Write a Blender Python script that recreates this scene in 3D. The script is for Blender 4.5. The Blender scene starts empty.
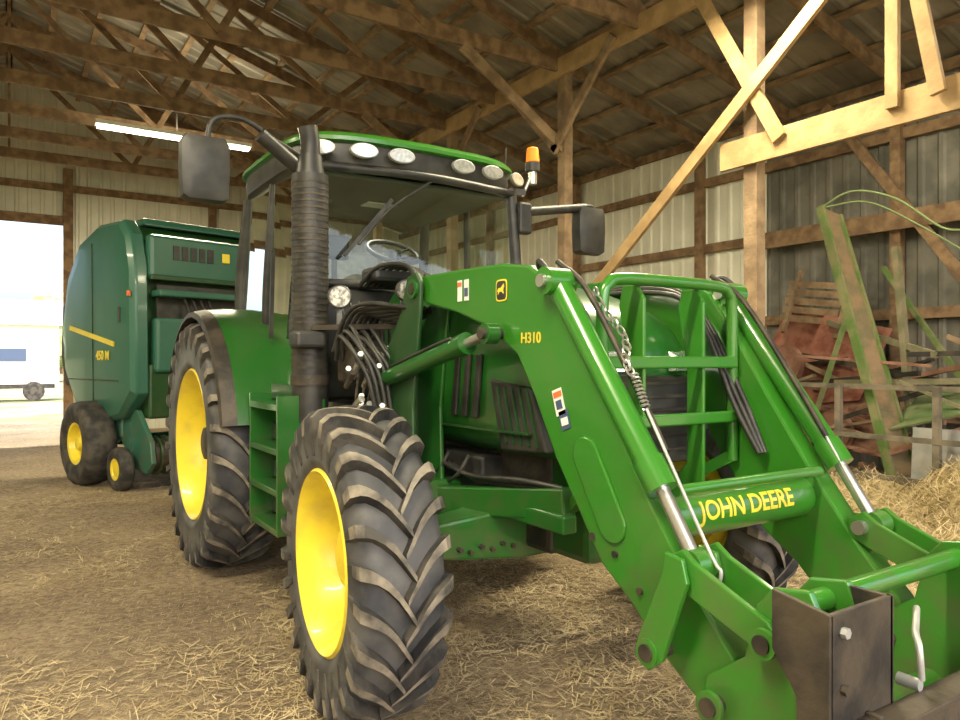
import bpy, bmesh, math, random
from mathutils import Vector, Matrix, noise
random.seed(7)
sc=bpy.context.scene
PAR=[None]
# ------------------------------------------------------------------ materials
def nodes(m):
    m.use_nodes=True
    return m.node_tree.nodes,m.node_tree.links,m.node_tree.nodes['Principled BSDF']
def M(name,c,rough=.5,metal=0,c2=None,scale=6,bump=0,bscale=30,coat=0,detail=5,lo=.4,hi=.6,stretch=(1,1,1)):
    m=bpy.data.materials.new(name); n,l,b=nodes(m)
    b.inputs['Base Color'].default_value=(*c,1); b.inputs['Roughness'].default_value=rough
    b.inputs['Metallic'].default_value=metal; b.inputs['Coat Weight'].default_value=coat
    b.inputs['Coat Roughness'].default_value=.08
    tc=n.new('ShaderNodeTexCoord'); mp=n.new('ShaderNodeMapping'); l.new(tc.outputs['Object'],mp.inputs[0])
    mp.inputs['Scale'].default_value=stretch
    if c2:
        t=n.new('ShaderNodeTexNoise'); t.inputs['Scale'].default_value=scale; t.inputs['Detail'].default_value=detail
        r=n.new('ShaderNodeValToRGB'); r.color_ramp.elements[0].position=lo; r.color_ramp.elements[1].position=hi
        r.color_ramp.elements[0].color=(*c,1); r.color_ramp.elements[1].color=(*c2,1)
        l.new(mp.outputs[0],t.inputs['Vector']); l.new(t.outputs['Fac'],r.inputs[0]); l.new(r.outputs[0],b.inputs['Base Color'])
    if bump:
        t=n.new('ShaderNodeTexNoise'); t.inputs['Scale'].default_value=bscale; t.inputs['Detail'].default_value=6
        bp=n.new('ShaderNodeBump'); bp.inputs['Strength'].default_value=bump; bp.inputs['Distance'].default_value=.02
        l.new(mp.outputs[0],t.inputs['Vector']); l.new(t.outputs['Fac'],bp.inputs['Height']); l.new(bp.outputs[0],b.inputs['Normal'])
    return m
def EM(name,c,s):
    m=bpy.data.materials.new(name); n,l,b=nodes(m)
    b.inputs['Base Color'].default_value=(*c,1)
    b.inputs['Emission Color'].default_value=(*c,1); b.inputs['Emission Strength'].default_value=s; return m
def GLASS(name,tint,fac):
    m=bpy.data.materials.new(name); m.use_nodes=True; n=m.node_tree.nodes; l=m.node_tree.links; n.clear()
    o=n.new('ShaderNodeOutputMaterial'); mx=n.new('ShaderNodeMixShader'); t=n.new('ShaderNodeBsdfTransparent'); g=n.new('ShaderNodeBsdfGlossy')
    t.inputs[0].default_value=(*tint,1); g.inputs['Roughness'].default_value=.03; g.inputs[0].default_value=(.9,.95,.9,1)
    lw=n.new('ShaderNodeLayerWeight'); lw.inputs[0].default_value=fac
    l.new(lw.outputs['Fresnel'],mx.inputs[0]); l.new(t.outputs[0],mx.inputs[1]); l.new(g.outputs[0],mx.inputs[2]); l.new(mx.outputs[0],o.inputs[0]); return m
def PAINT(name,c,c2,scale,lo,hi,coat,rough,low=(.10,.085,.05)):
    # gloss paint, mottled, with dust gathering toward the ground (world height)
    m=M(name,c,rough,0,c2,scale,0,30,coat,9,lo,hi); n=m.node_tree.nodes; l=m.node_tree.links; b=n['Principled BSDF']
    src=b.inputs['Base Color'].links[0].from_socket
    g=n.new('ShaderNodeNewGeometry'); sp=n.new('ShaderNodeSeparateXYZ'); l.new(g.outputs['Position'],sp.inputs[0])
    mr=n.new('ShaderNodeMapRange'); mr.inputs[1].default_value=1.3; mr.inputs[2].default_value=.2; mr.inputs[3].default_value=0; mr.inputs[4].default_value=1
    l.new(sp.outputs['Z'],mr.inputs[0])
    t=n.new('ShaderNodeTexNoise'); t.inputs['Scale'].default_value=9; t.inputs['Detail'].default_value=9; l.new(g.outputs['Position'],t.inputs['Vector'])
    r=n.new('ShaderNodeValToRGB'); r.color_ramp.elements[0].position=.42; r.color_ramp.elements[1].position=.75; l.new(t.outputs['Fac'],r.inputs[0])
    mu=n.new('ShaderNodeMath'); mu.operation='MULTIPLY'; l.new(mr.outputs[0],mu.inputs[0]); l.new(r.outputs[0],mu.inputs[1])
    mx=n.new('ShaderNodeMix'); mx.data_type='RGBA'; l.new(mu.outputs[0],mx.inputs[0]); l.new(src,mx.inputs[6]); mx.inputs[7].default_value=(*low,1); l.new(mx.outputs[2],b.inputs['Base Color'])
    return m
green=PAINT('green_paint',(.014,.105,.013),(.05,.105,.032),2.5,.5,.95,.45,.28)
green2=PAINT('green_paint_bright',(.030,.175,.014),(.08,.17,.036),3,.52,.95,.5,.28)
dgreen=PAINT('dark_green_paint',(.010,.055,.012),(.035,.07,.026),5,.45,.85,.2,.4)
balerg=PAINT('baler_green',(.024,.118,.078),(.045,.14,.095),2,.45,.85,.2,.42)  # machine green with the teal tint of the light put into it
yellow=M('yellow_paint',(.80,.64,.04),.4,0,(.58,.45,.06),6,coat=.2,detail=8,lo=.5,hi=.8)
black=M('black_plastic',(.018,.018,.017),.45,0,(.04,.039,.034),8)
dark=M('dark_iron',(.024,.021,.018),.55,.2,(.065,.052,.036),7,bump=.2)
rubber=M('tire_rubber',(.018,.018,.018),.75,0,(.07,.063,.052),7,bump=.3,bscale=40)
side_r=M('tire_sidewall',(.036,.038,.043),.6,0,(.10,.098,.095),5,detail=8)
dust=M('dusty_lug',(.055,.052,.046),.85,0,(.27,.235,.18),9,bump=.2,lo=.38,hi=.68)
steel=M('steel',(.55,.55,.52),.3,.9)
galv=M('galvanized',(.40,.41,.40),.5,.5,(.53,.53,.50),6)
rust=M('rusty_sheet',(.20,.06,.035),.8,0,(.34,.15,.10),5,bump=.3)
wood=M('old_wood',(.15,.092,.05),.85,0,(.27,.175,.095),6,bump=.3)
wood2=M('new_wood',(.33,.215,.095),.75,0,(.45,.30,.14),5,bump=.2)
woodp=M('post_wood',(.20,.135,.08),.85,0,(.33,.23,.135),5,bump=.3)
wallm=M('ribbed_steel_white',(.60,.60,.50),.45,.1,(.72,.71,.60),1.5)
wallshade=M('ribbed_steel_shaded',(.11,.11,.092),.6,.2,(.20,.19,.16),2.5)  # dark copy of the white steel, shade put into the colour
roofm=M('roof_steel',(.19,.175,.145),.5,.2,(.30,.27,.215),2)
seatm=M('seat_fabric',(.16,.16,.14),.9,0,(.22,.22,.19),20)
liner=M('headliner',(.16,.16,.14),.9)
white=M('white_decal',(.75,.75,.72),.5)
red=M('red_decal',(.75,.16,.04),.5)
blue=M('blue_decal',(.05,.08,.16),.5)
glass=GLASS('cab_glass',(.78,.84,.79),.36)
lens=M('lamp_lens',(.50,.52,.50),.18,.6,(.72,.74,.72),40)
lensd=M('work_lamp_glass',(.12,.12,.11),.12,.4,(.42,.42,.38),45)
amber=EM('amber_lens',(1,.22,.01),.5)
lampm=EM('fluorescent_tube',(1,.93,.72),14)
strawm=M('straw',(.40,.31,.16),.85,0,(.62,.51,.30),3)
haym=M('hay',(.26,.20,.085),.9,0,(.44,.35,.17),18,bump=1,bscale=60)
# ------------------------------------------------------------------ helpers
def mk(name,verts,faces,mat,smooth=0,bevel=0,mi=None,loc=None,rz=0):
    me=bpy.data.meshes.new(name); me.from_pydata([tuple(v) for v in verts],[],faces)
    bm=bmesh.new(); bm.from_mesh(me); bmesh.ops.recalc_face_normals(bm,faces=bm.faces); bm.to_mesh(me); bm.free()
    mats=mat if isinstance(mat,(list,tuple)) else [mat]
    for m in mats: me.materials.append(m)
    if mi:
        for p,i in zip(me.polygons,mi): p.material_index=i
    if smooth:
        for p in me.polygons: p.use_smooth=True
        me.set_sharp_from_angle(angle=math.radians(smooth))
    ob=bpy.data.objects.new(name,me); sc.collection.objects.link(ob)
    if PAR[0]: ob.parent=PAR[0]
    if loc: ob.location=loc
    ob.rotation_euler[2]=rz
    if bevel:
        b=ob.modifiers.new('bevel','BEVEL'); b.width=bevel; b.segments=2; b.limit_method='ANGLE'; b.angle_limit=math.radians(40)
    return ob
def group(name,loc=(0,0,0),rz=0):
    e=bpy.data.objects.new(name,None); sc.collection.objects.link(e); e.location=loc; e.rotation_euler[2]=rz; e.empty_display_size=.2; PAR[0]=e; return e
BF=[(0,1,3,2),(4,6,7,5),(0,4,5,1),(2,3,7,6),(0,2,6,4),(1,5,7,3)]
def box(name,lo,hi,mat,bevel=0):
    v=[(x,y,z) for x in (lo[0],hi[0]) for y in (lo[1],hi[1]) for z in (lo[2],hi[2])]
    return mk(name,v,BF,mat,bevel=bevel)
def frame(d,up=Vector((0,0,1))):
    d=d.normalized()
    if abs(d.dot(up))>.98: up=Vector((0,1,0))
    s=d.cross(up).normalized(); u=s.cross(d).normalized(); return d,s,u
def beamv(p0,p1,w,h):
    p0=Vector(p0);p1=Vector(p1); d,s,u=frame(p1-p0)
    return [p+s*a*w/2+u*b*h/2 for p in (p0,p1) for a in (-1,1) for b in (-1,1)]
def beam(name,p0,p1,w,h,mat,bevel=0): return mk(name,beamv(p0,p1,w,h),BF,mat,bevel=bevel)
def multi(name,beams,mat,bevel=0):
    V=[];F=[]
    for (p0,p1,w,h) in beams:
        o=len(V); V+=beamv(p0,p1,w,h); F+=[tuple(i+o for i in f) for f in BF]
    return mk(name,V,F,mat,bevel=bevel)
def cyl(name,p0,p1,r,mat,r2=None,seg=28,bevel=0):
    p0=Vector(p0);p1=Vector(p1); d,s,u=frame(p1-p0); r2=r if r2 is None else r2
    V=[];F=[]
    for p,rr in((p0,r),(p1,r2)):
        for i in range(seg):
            a=2*math.pi*i/seg; V.append(p+s*math.cos(a)*rr+u*math.sin(a)*rr)
    F=[(i,(i+1)%seg,seg+(i+1)%seg,seg+i) for i in range(seg)]+[tuple(range(seg)),tuple(range(seg,2*seg))]
    return mk(name,V,F,mat,smooth=40,bevel=bevel)
def cat(pts,n=6):
    P=[Vector(p) for p in pts]
    if len(P)<3: return P
    Q=[2*P[0]-P[1]]+P+[2*P[-1]-P[-2]]; out=[]
    for i in range(1,len(Q)-2):
        a,b,c,d=Q[i-1:i+3]
        for k in range(n):
            t=k/n; out.append(.5*((2*b)+(c-a)*t+(2*a-5*b+4*c-d)*t*t+(3*b-a-3*c+d)*t**3))
    out.append(P[-1]); return out
def tube(name,pts,r,mat,seg=10,sm=6,closed=False):
    P=cat(pts,sm) if sm else [Vector(p) for p in pts]
    V=[];F=[];n=len(P); d,s,u=frame(P[1]-P[0])
    for i,p in enumerate(P):
        t=(P[min(i+1,n-1)]-P[max(i-1,0)])
        if closed: t=P[(i+1)%n]-P[i-1]
        t.normalize(); s=(s-t*s.dot(t)).normalized(); u=s.cross(t)
        for k in range(seg):
            a=2*math.pi*k/seg; V.append(p+s*math.cos(a)*r+u*math.sin(a)*r)
    for i in range(n if closed else n-1):
        j=(i+1)%n
        for k in range(seg): F.append((i*seg+k,i*seg+(k+1)%seg,j*seg+(k+1)%seg,j*seg+k))
    if not closed: F+= [tuple(range(seg)),tuple(range((n-1)*seg,n*seg))]
    return mk(name,V,F,mat,smooth=50)
def prism(name,pts,x0,x1,mat,bevel=0):
    n=len(pts); V=[(x0,y,z) for y,z in pts]+[(x1,y,z) for y,z in pts]
    F=[(i,(i+1)%n,n+(i+1)%n,n+i) for i in range(n)]+[tuple(range(n)),tuple(range(n,2*n))]
    return mk(name,V,F,mat,bevel=bevel)
def loft(name,secs,mat,smooth=35,cap=True,bevel=0):
    n=len(secs[0]); V=[v for s in secs for v in s]; F=[]
    for j in range(len(secs)-1):
        for i in range(n): F.append((j*n+i,j*n+(i+1)%n,(j+1)*n+(i+1)%n,(j+1)*n+i))
    if cap: F+=[tuple(range(n)),tuple(range((len(secs)-1)*n,len(secs)*n))]
    return mk(name,V,F,mat,smooth=smooth,bevel=bevel)
def lathe(name,prof,mat,seg=64,loc=None,rz=0,o=1,smooth=35,cap=False):
    V=[];F=[];n=len(prof)
    for i in range(seg):
        a=2*math.pi*i/seg
        for x,r in prof: V.append((x*o,r*math.sin(a),r*math.cos(a)))
    for i in range(seg):
        j=(i+1)%seg
        for k in range(n-1): F.append((i*n+k,i*n+k+1,j*n+k+1,j*n+k))
    return mk(name,V,F,mat,smooth=smooth,loc=loc,rz=rz)
def quad(name,a,b,c,d,mat): return mk(name,[a,b,c,d],[(0,1,2,3)],mat)
def textobj(name,body,size,fn,mat,ext=.001,bold=0.0,sub=0):
    cu=bpy.data.curves.new('t','FONT'); cu.body=body; cu.size=size; cu.align_x='CENTER'; cu.align_y='CENTER'; cu.extrude=ext; cu.offset=bold
    o=bpy.data.objects.new('t',cu); sc.collection.objects.link(o); bpy.context.view_layer.update()
    me=bpy.data.meshes.new_from_object(o.evaluated_get(bpy.context.evaluated_depsgraph_get()))
    bpy.data.objects.remove(o)
    if sub:
        bm=bmesh.new(); bm.from_mesh(me); bmesh.ops.triangulate(bm,faces=bm.faces); h=size
        for k in range(9):   # slice in horizontal strips so the lettering can follow the curved tube
            bmesh.ops.bisect_plane(bm,geom=bm.verts[:]+bm.edges[:]+bm.faces[:],plane_co=(0,(-.4+.1*k)*h,0),plane_no=(0,1,0))
        bm.to_mesh(me); bm.free()
    for v in me.vertices: v.co=fn(v.co.x,v.co.y,v.co.z)
    me.name=name; me.materials.clear(); me.materials.append(mat)
    ob=bpy.data.objects.new(name,me); sc.collection.objects.link(ob)
    if PAR[0]: ob.parent=PAR[0]
    return ob
# ------------------------------------------------------------------ wheel
def wheel(pre,R,W,rr,c,o,steer,nl,hubmat,dish=.5,lugh=.045):
    h=[(-.40,rr-.005),(-.46,rr+.03),(-.485,rr+.06),(-.48,rr+.065),(-.497,(rr+R)*.5-.02),(-.49,R-.14),(-.455,R-.085),(-.36,R-.06),(-.18,R-lugh-.003),(0,R-lugh)]
    prof=[(x*W,r) for x,r in h]+[(-x*W,r) for x,r in h[-2::-1]]
    lathe(pre+'_tire',prof,side_r,72,c,steer,1,60)
    V=[];F=[];MI=[]
    for s in(-1,1):
        for i in range(nl):
            p0=2*math.pi*(i+(0 if s<0 else .5))/nl
            lead=.58*W/R
            path=[(-.05,-.04,R-lugh-.01,-.05,R-.002,.011),(.05,.24,R-lugh-.01,.05,R-.001,.015),(.15,.50,R-lugh-.01,.15,R-.003,.017),(.26,.71,R-lugh-.02,.26,R-.006,.019),(.35,.84,R-lugh-.03,.36,R-.011,.021),(.41,.90,R-.085,.43,R-.018,.024),(.465,.95,R-.12,.515,R-.05,.027),(.485,.98,R-.17,.525,R-.12,.026),(.485,1.0,R-.22,.495,R-.215,.016)]
            b=len(V)
            for (xb,t,rb,xt,rt,hw) in path:
                ph=p0-lead*t
                for x,r,w in((xb,rb,-hw*1.4),(xt,rt,-hw),(xt,rt,hw),(xb,rb,hw*1.4)):
                    a=ph+w/R; V.append((s*x*W,-r*math.sin(a),r*math.cos(a)))
            m=len(path)
            for j in range(m-1):
                for k in range(3):
                    F.append((b+j*4+k,b+j*4+k+1,b+(j+1)*4+k+1,b+(j+1)*4+k)); MI.append(1 if k==1 and j<7 else 0)
            F.append((b,b+1,b+2,b+3));MI.append(0)
            F.append(tuple(b+(m-1)*4+q for q in range(4)));MI.append(0)
    mk(pre+'_tread_lugs',V,F,[rubber,dust],mi=MI,loc=c,rz=steer)
    w2=W*.43
    d=w2-dish*W
    prof=[(w2,rr+.012),(w2+.012,rr),(w2,rr-.015),(w2-.05,rr-.035),(w2-.07,rr-.055),(d+.06,rr-.07),(d+.01,rr-.10),(d-.01,rr*.62),(d+.03,rr*.42),(d+.03,.10),(d+.03,.0)]
    lathe(pre+'_rim',prof,yellow,64,c,steer,o,40)
    prof=[(-w2,rr+.01),(-w2+.05,rr-.035),(d,rr-.07)]
    lathe(pre+'_rim_inner',prof,yellow,48,c,steer,o,40)
    prof=[(d+.02,.19),(d+.05,.185),(d+.06,.13),(d+.12,.12),(d+.13,.09),(d+.13,0)]
    lathe(pre+'_hub',prof,hubmat,32,c,steer,o,35)
    V=[];F=[]
    for k in range(8):
        a=2*math.pi*k/8; cy,cz=.155*math.sin(a),.155*math.cos(a); b=len(V)
        for x in(d+.04,d+.075):
            for q in range(6): V.append((x*o,cy+.014*math.cos(q*math.pi/3),cz+.014*math.sin(q*math.pi/3)))
        F+=[(b+q,b+(q+1)%6,b+6+(q+1)%6,b+6+q) for q in range(6)]+[tuple(range(b+6,b+12))]
    mk(pre+'_wheel_bolts',V,F,steel,loc=c,rz=steer)
# ================================================================== BARN
PAR[0]=None
YF=17.8; XL=-6.2; XR=9.0
RX=0.0; ZR=7.55; XP=6.2; ZP=5.68
def floor_mat():
    fm=bpy.data.materials.new('dirt_floor'); n,l,b=nodes(fm); b.inputs['Roughness'].default_value=.95
    tc=n.new('ShaderNodeTexCoord')
    t1=n.new('ShaderNodeTexNoise'); t1.inputs['Scale'].default_value=.8; t1.inputs['Detail'].default_value=7
    t2=n.new('ShaderNodeTexNoise'); t2.inputs['Scale'].default_value=18; t2.inputs['Detail'].default_value=9; t2.inputs['Roughness'].default_value=.8
    r1=n.new('ShaderNodeValToRGB'); r1.color_ramp.elements[0].position=.35; r1.color_ramp.elements[1].position=.68
    r1.color_ramp.elements[0].color=(.25,.19,.125,1); r1.color_ramp.elements[1].color=(.45,.355,.24,1)
    r2=n.new('ShaderNodeValToRGB'); r2.color_ramp.elements[0].position=.35; r2.color_ramp.elements[1].position=.68
    r2.color_ramp.elements[0].color=(.36,.33,.29,1); r2.color_ramp.elements[1].color=(1.3,1.25,1.15,1)
    mx=n.new('ShaderNodeMix'); mx.data_type='RGBA'; mx.blend_type='MULTIPLY'; mx.inputs[0].default_value=1
    for t in(t1,t2): l.new(tc.outputs['Object'],t.inputs['Vector'])
    l.new(t1.outputs['Fac'],r1.inputs[0]); l.new(t2.outputs['Fac'],r2.inputs[0]); l.new(r1.outputs[0],mx.inputs[6]); l.new(r2.outputs[0],mx.inputs[7])
    last=mx.outputs[2]
    for ang,seed in((.3,0),(1.25,7),(2.2,13),(2.9,21)):
        mp=n.new('ShaderNodeMapping'); mp.vector_type='TEXTURE'; mp.inputs['Rotation'].default_value[2]=ang; mp.inputs['Location'].default_value[0]=seed; mp.inputs['Scale'].default_value=(1/9,1/150,1)
        tn=n.new('ShaderNodeTexNoise'); tn.inputs['Scale'].default_value=1; tn.inputs['Detail'].default_value=2
        rr_=n.new('ShaderNodeValToRGB'); rr_.color_ramp.elements[0].position=.62; rr_.color_ramp.elements[1].position=.68
        l.new(tc.outputs['Object'],mp.inputs[0]); l.new(mp.outputs[0],tn.inputs['Vector']); l.new(tn.outputs['Fac'],rr_.inputs[0])
        m2=n.new('ShaderNodeMix'); m2.data_type='RGBA'; l.new(rr_.outputs[0],m2.inputs[0]); l.new(last,m2.inputs[6]); m2.inputs[7].default_value=(.52,.42,.25,1); last=m2.outputs[2]
    l.new(last,b.inputs['Base Color'])
    bp=n.new('ShaderNodeBump'); bp.inputs['Strength'].default_value=1; bp.inputs['Distance'].default_value=.04; l.new(t2.outputs['Fac'],bp.inputs['Height']); l.new(bp.outputs[0],b.inputs['Normal'])
    return fm
fm=floor_mat()
box('floor',(XL,-6,-.15),(XR,YF,0),fm)
grass=M('field_grass',(.17,.19,.07),.9,0,(.36,.34,.18),.5,bump=.5)
box('ground',(-80,-60,-.25),(80,120,-.05),grass)
box('dirt_apron',(-5,YF,-.2),(3,21.5,-.03),fm)
def corr(name,p0,u,ul,v,vl,nrm,mat,pitch=.228,dep=.02,hf=None):
    p0=Vector(p0);u=Vector(u).normalized();v=Vector(v).normalized();nrm=Vector(nrm).normalized()
    pr=[];x=0
    while x<ul:
        for dx,dz in((0,0),(pitch*.55,0),(pitch*.66,dep),(pitch*.86,dep),(pitch*.97,0)):
            if x+dx<ul: pr.append((x+dx,dz))
        x+=pitch
    pr.append((ul,0)); V=[];F=[]
    for x,z in pr:
        a=p0+u*x+nrm*z; V+=[a,a+v*(hf(a.x) if hf else vl)]
    for i in range(len(pr)-1): F.append((2*i,2*i+1,2*i+3,2*i+2))
    return mk(name,V,F,mat)
def roofz(x):
    x=abs(x)
    return ZR+(ZP-ZR)*x/XP if x<XP else ZP-(x-XP)*.2464
e=group('wall_far')
corr('siding_above_door',(XL,YF,4.5),(1,0,0),7.25,(0,0,1),0,(0,-1,0),wallm,hf=lambda x:roofz(x)-4.5)
corr('siding_beside_door',(1.05,YF,0),(1,0,0),7.95,(0,0,1),0,(0,-1,0),wallm,hf=lambda x:roofz(x))
corr('siding_left',(XL,YF,0),(1,0,0),2.6,(0,0,1),4.5,(0,-1,0),wallm)
B=[((XL,YF-.08,4.5),(1.0,YF-.08,4.5),.06,.2),((XL,YF-.08,5.2),(XR,YF-.08,5.2),.06,.15),((1.15,YF-.1,3.2),(XR,YF-.1,3.2),.06,.14),((1.15,YF-.1,1.6),(XR,YF-.1,1.6),.06,.14)]
multi('girts',B,wood)
multi('door_posts',[((1.05,YF-.12,0),(1.05,YF-.12,5.6),.18,.18),((-3.6,YF-.12,0),(-3.6,YF-.12,5.6),.18,.18),((4.0,YF-.12,0),(4.0,YF-.12,5.6),.16,.16)],wood)
e=group('wall_right')
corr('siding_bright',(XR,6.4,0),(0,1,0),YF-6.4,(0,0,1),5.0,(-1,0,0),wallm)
corr('siding_shaded',(XR,-2,0),(0,1,0),8.4,(0,0,1),5.0,(-1,0,0),wallshade)  # near sheets painted darker to stand in for shade
multi('girts',[((XR-.06,-2,z),(XR-.06,YF,z),.06,.13) for z in(.9,2.1,3.25,4.25,4.9)]+[((XR-.1,y,0),(XR-.1,y,4.95),.12,.12) for y in(1.6,4.55,7.5,10.4,13.3)],wood)
multi('wall_beams',[((XR-.2,1.0,3.2),(XR-.2,6.4,3.2),.06,.22),((XR-.2,5.4,4.8),(XR-.2,3.2,1.6),.05,.12)],wood)
e=group('wall_left')
corr('siding',(XL,-6,0),(0,1,0),YF+6,(0,0,1),5.65,(1,0,0),wallm)
multi('girts',[((XL+.06,-6,z),(XL+.06,YF,z),.06,.14) for z in(1,2.4,3.8,5.2)],wood)
e=group('ceiling')
corr('roof_sheet_right',(RX,-6,ZR),(0,1,0),YF+6.3,(XP-RX,0,ZP-ZR),math.hypot(XP-RX,ZP-ZR),(0,0,-1),roofm,.3)
corr('roof_sheet_lean_to',(XP,-6,ZP),(0,1,0),YF+6.3,(XR+.3-XP,0,-.75),2.0+1.25,(0,0,-1),roofm,.3)
corr('roof_sheet_left',(RX,-6,ZR),(0,1,0),YF+6.3,(XL-RX,0,ZP-ZR),math.hypot(XP-RX,ZP-ZR)+.1,(0,0,-1),roofm,.3)
B=[]
for k in range(11):
    t=k/10; x=RX+(XP-RX)*t; z=ZR+(ZP-ZR)*t-.04
    B.append(((x,-6,z),(x,YF,z),.09,.05)); B.append(((-x,-6,z),(-x,YF,z),.09,.05))
for k in range(1,5):
    t=k/4; B.append(((XP+2.8*t,-6,ZP-.69*t-.04),(XP+2.8*t,YF,ZP-.69*t-.04),.09,.05))
multi('purlins',B,woodp)
tm=None
for k in range(-4,10):
    y=4.55+1.46*k
    if y>YF-.3: continue
    if tm is None:
        PAR[0]=None
        zc=5.45
        B=[((-XP,0,zc),(XP,0,zc),.045,.19),((-XP,0,ZP-.14),(RX,0,ZR-.14),.045,.17),((XP,0,ZP-.14),(RX,0,ZR-.14),.045,.17)]
        xs=[-6.2,-4.1,-2.1,0,2.1,4.1,6.2]
        for i in range(1,6):
            x=xs[i]; zt=ZR-.15-(ZR-ZP)*abs(x)/XP
            if i==3: B.append(((x,.03,zc),(x,.03,zt),.04,.09))
            x2=xs[i+1] if x<0 else (xs[i-1] if x>0 else None)
            if x2 is not None:
                B.append(((x,-.03,zc),(x2,-.03,ZR-.15-(ZR-ZP)*abs(x2)/XP),.04,.09))
                B.append(((x,.03,zc),(x-.6*(1 if x<0 else -1),.03,ZR-.15-(ZR-ZP)*(abs(x)+.6)/XP),.04,.09))
        B.append(((XP,0,ZP-.2),(XR-.05,0,4.88),.045,.16))
        ob=multi('roof_truss',B,wood); tm=ob.data
    else:
        ob=bpy.data.objects.new('roof_truss',tm); sc.collection.objects.link(ob)
    ob.location=(0,y,0)
PAR[0]=None
for k in range(-1,5):
    y=4.55+2.92*k
    B=[((XP,y,0),(XP,y,5.45),.14,.15)]
    if k!=0: B.append(((XP-.02,y,4.35),(XP-1.6,y,5.36),.05,.14))
    if k>0:
        B.append(((XP-.17,y+.05,4.3),(XP-.17,y-1.1,5.42),.05,.12)); B.append(((XP-.17,y-.05,4.3),(XP-.17,y+1.1,5.42),.05,.12))
    multi('timber_post',B,woodp,.006)
Bn=[((XP-.12,1.0,5.40),(XP-.12,YF-.2,5.40),.05,.24),
    ((XP-.12,-1,3.60),(XP-.12,4.85,3.60),.05,.27),
    ((XP-.17,5.09,5.35),(XP-.17,4.15,3.62),.05,.13),
    ((XP-.22,2.80,5.45),(XP-.22,6.65,2.42),.05,.13),
    ((XP-.17,3.12,5.4),(XP-.17,3.12,3.6),.05,.10),
    ((XP-.22,3.08,5.4),(XP-.22,2.75,3.6),.05,.11)]
multi('timber_header',Bn,wood2)
def fixture(x0,x1,y,z,pw,up=.15):
    group('fluorescent_and_fill_light')  # one real tube fixture, the rest added as fill
    box('housing',(x0,y-.09,z+.03),(x1,y+.09,z+.09),white)
    cyl('tube_1',(x0+.03,y-.045,z),(x1-.03,y-.045,z),.02,lampm,seg=12); cyl('tube_2',(x0+.03,y+.045,z),(x1-.03,y+.045,z),.02,lampm,seg=12)
    beam('hanger',((x0+x1)/2,y,z+.09),((x0+x1)/2,y,z+.4),.02,.02,steel)
    for dz,p,rx in((-.05,pw,0),(.13,pw*up,math.pi)):
        la=bpy.data.lights.new('lamp_glow','AREA'); la.shape='RECTANGLE'; la.size=x1-x0; la.size_y=.25; la.energy=p; la.color=(1,.88,.60)
        o=bpy.data.objects.new('lamp_glow',la); sc.collection.objects.link(o); o.parent=PAR[0]; o.location=((x0+x1)/2,y,z+dz); o.rotation_euler[0]=rx
fixture(1.1,3.45,12.5,5.13,340,.10)
fixture(3.4,5.75,4.1,5.1,320)  # this and the fixtures below are added fill lamps, out of view
fixture(-2.2,.3,1.2,5.1,380)
fixture(-4.2,-1.8,7.5,5.1,330)
fixture(6.6,8.4,2.6,4.6,30)
# ================================================================== TRACTOR (local x = lateral from centre line)
CX=2.42
T=group('tractor',(CX,0,0))
FY,RYc=3.01,5.73
st=math.radians(-5)
wheel('front_right',.675,.36,.39,(-1.13,FY,.675),-1,st,26,yellow,.62)
wheel('front_left',.675,.36,.39,(1.13,FY,.675),1,st,26,yellow,.62)
wheel('rear_right',.92,.47,.555,(-1.07,RYc,.92),-1,0,27,dark,.45,.05)
wheel('rear_left',.92,.47,.555,(1.07,RYc,.92),1,0,27,dark,.45,.05)
box('engine_block',(-.27,2.7,.62),(.27,4.7,1.3),dark,.03)
box('transmission_housing',(-.33,4.6,.5),(.33,6.2,1.35),dgreen,.05)
box('front_support_casting',(-.25,2.45,.62),(.25,3.4,1.12),green,.04)
cyl('rear_axle',(-.9,RYc,.92),(.9,RYc,.92),.14,dgreen)
loft('front_axle',[[(x,FY-w,.70-h),(x,FY+w,.70-h),(x,FY+w,.70+h),(x,FY-w,.70+h)] for x,w,h in((-.86,.07,.07),(-.7,.09,.09),(-.3,.12,.13),(.3,.12,.13),(.7,.09,.09),(.86,.07,.07))],green,0,bevel=.015)
for s in(-1,1):
    cyl('axle_knuckle',(s*.86,FY,.55),(s*.86,FY,.88),.10,green)
    cyl('axle_hub',(s*.84,FY,.68),(s*1.02,FY,.68),.17,green)
    for k in range(6): cyl('axle_bolt',(s*(.35+.06*k),FY-.13,.64+.02*(k%2)),(s*(.35+.06*k),FY-.10,.64+.02*(k%2)),.012,dark,seg=8)
cyl('tie_rod',(-.8,FY+.22,.66),(.8,FY+.22,.66),.022,steel)
def hs(y,w,zl,zs,zt):
    half=[(0,zt),(.5*w,zt-.012),(.80*w,zt-.06),(.94*w,zt-.15),(w,zs-.1),(w*.99,zs-.3),(.97*w,(zl+zs-.3)/2),(.96*w,zl)]
    return [(x,y,z) for x,z in half]+[(-x,y,z) for x,z in half[::-1][:-1]]
secs=[hs(4.38,.50,1.06,1.9,2.10),hs(3.8,.49,1.05,1.87,2.06),hs(3.2,.46,1.04,1.80,2.0),hs(2.8,.44,1.05,1.70,1.91),hs(2.55,.41,1.07,1.60,1.82),hs(2.42,.37,1.08,1.52,1.74),hs(2.35,.30,1.10,1.45,1.64),hs(2.32,.22,1.12,1.40,1.55)]
hd=loft('hood',secs,green,50)
m=hd.modifiers.new('s','SUBSURF'); m.levels=1; m.render_levels=1
box('front_grille',(-.27,2.28,1.08),(.27,2.4,1.48),black,.03)
for z in(1.14,1.2,1.26,1.32,1.38,1.44): box('grille_bar',(-.25,2.27,z),(.25,2.285,z+.015),dark)
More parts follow.
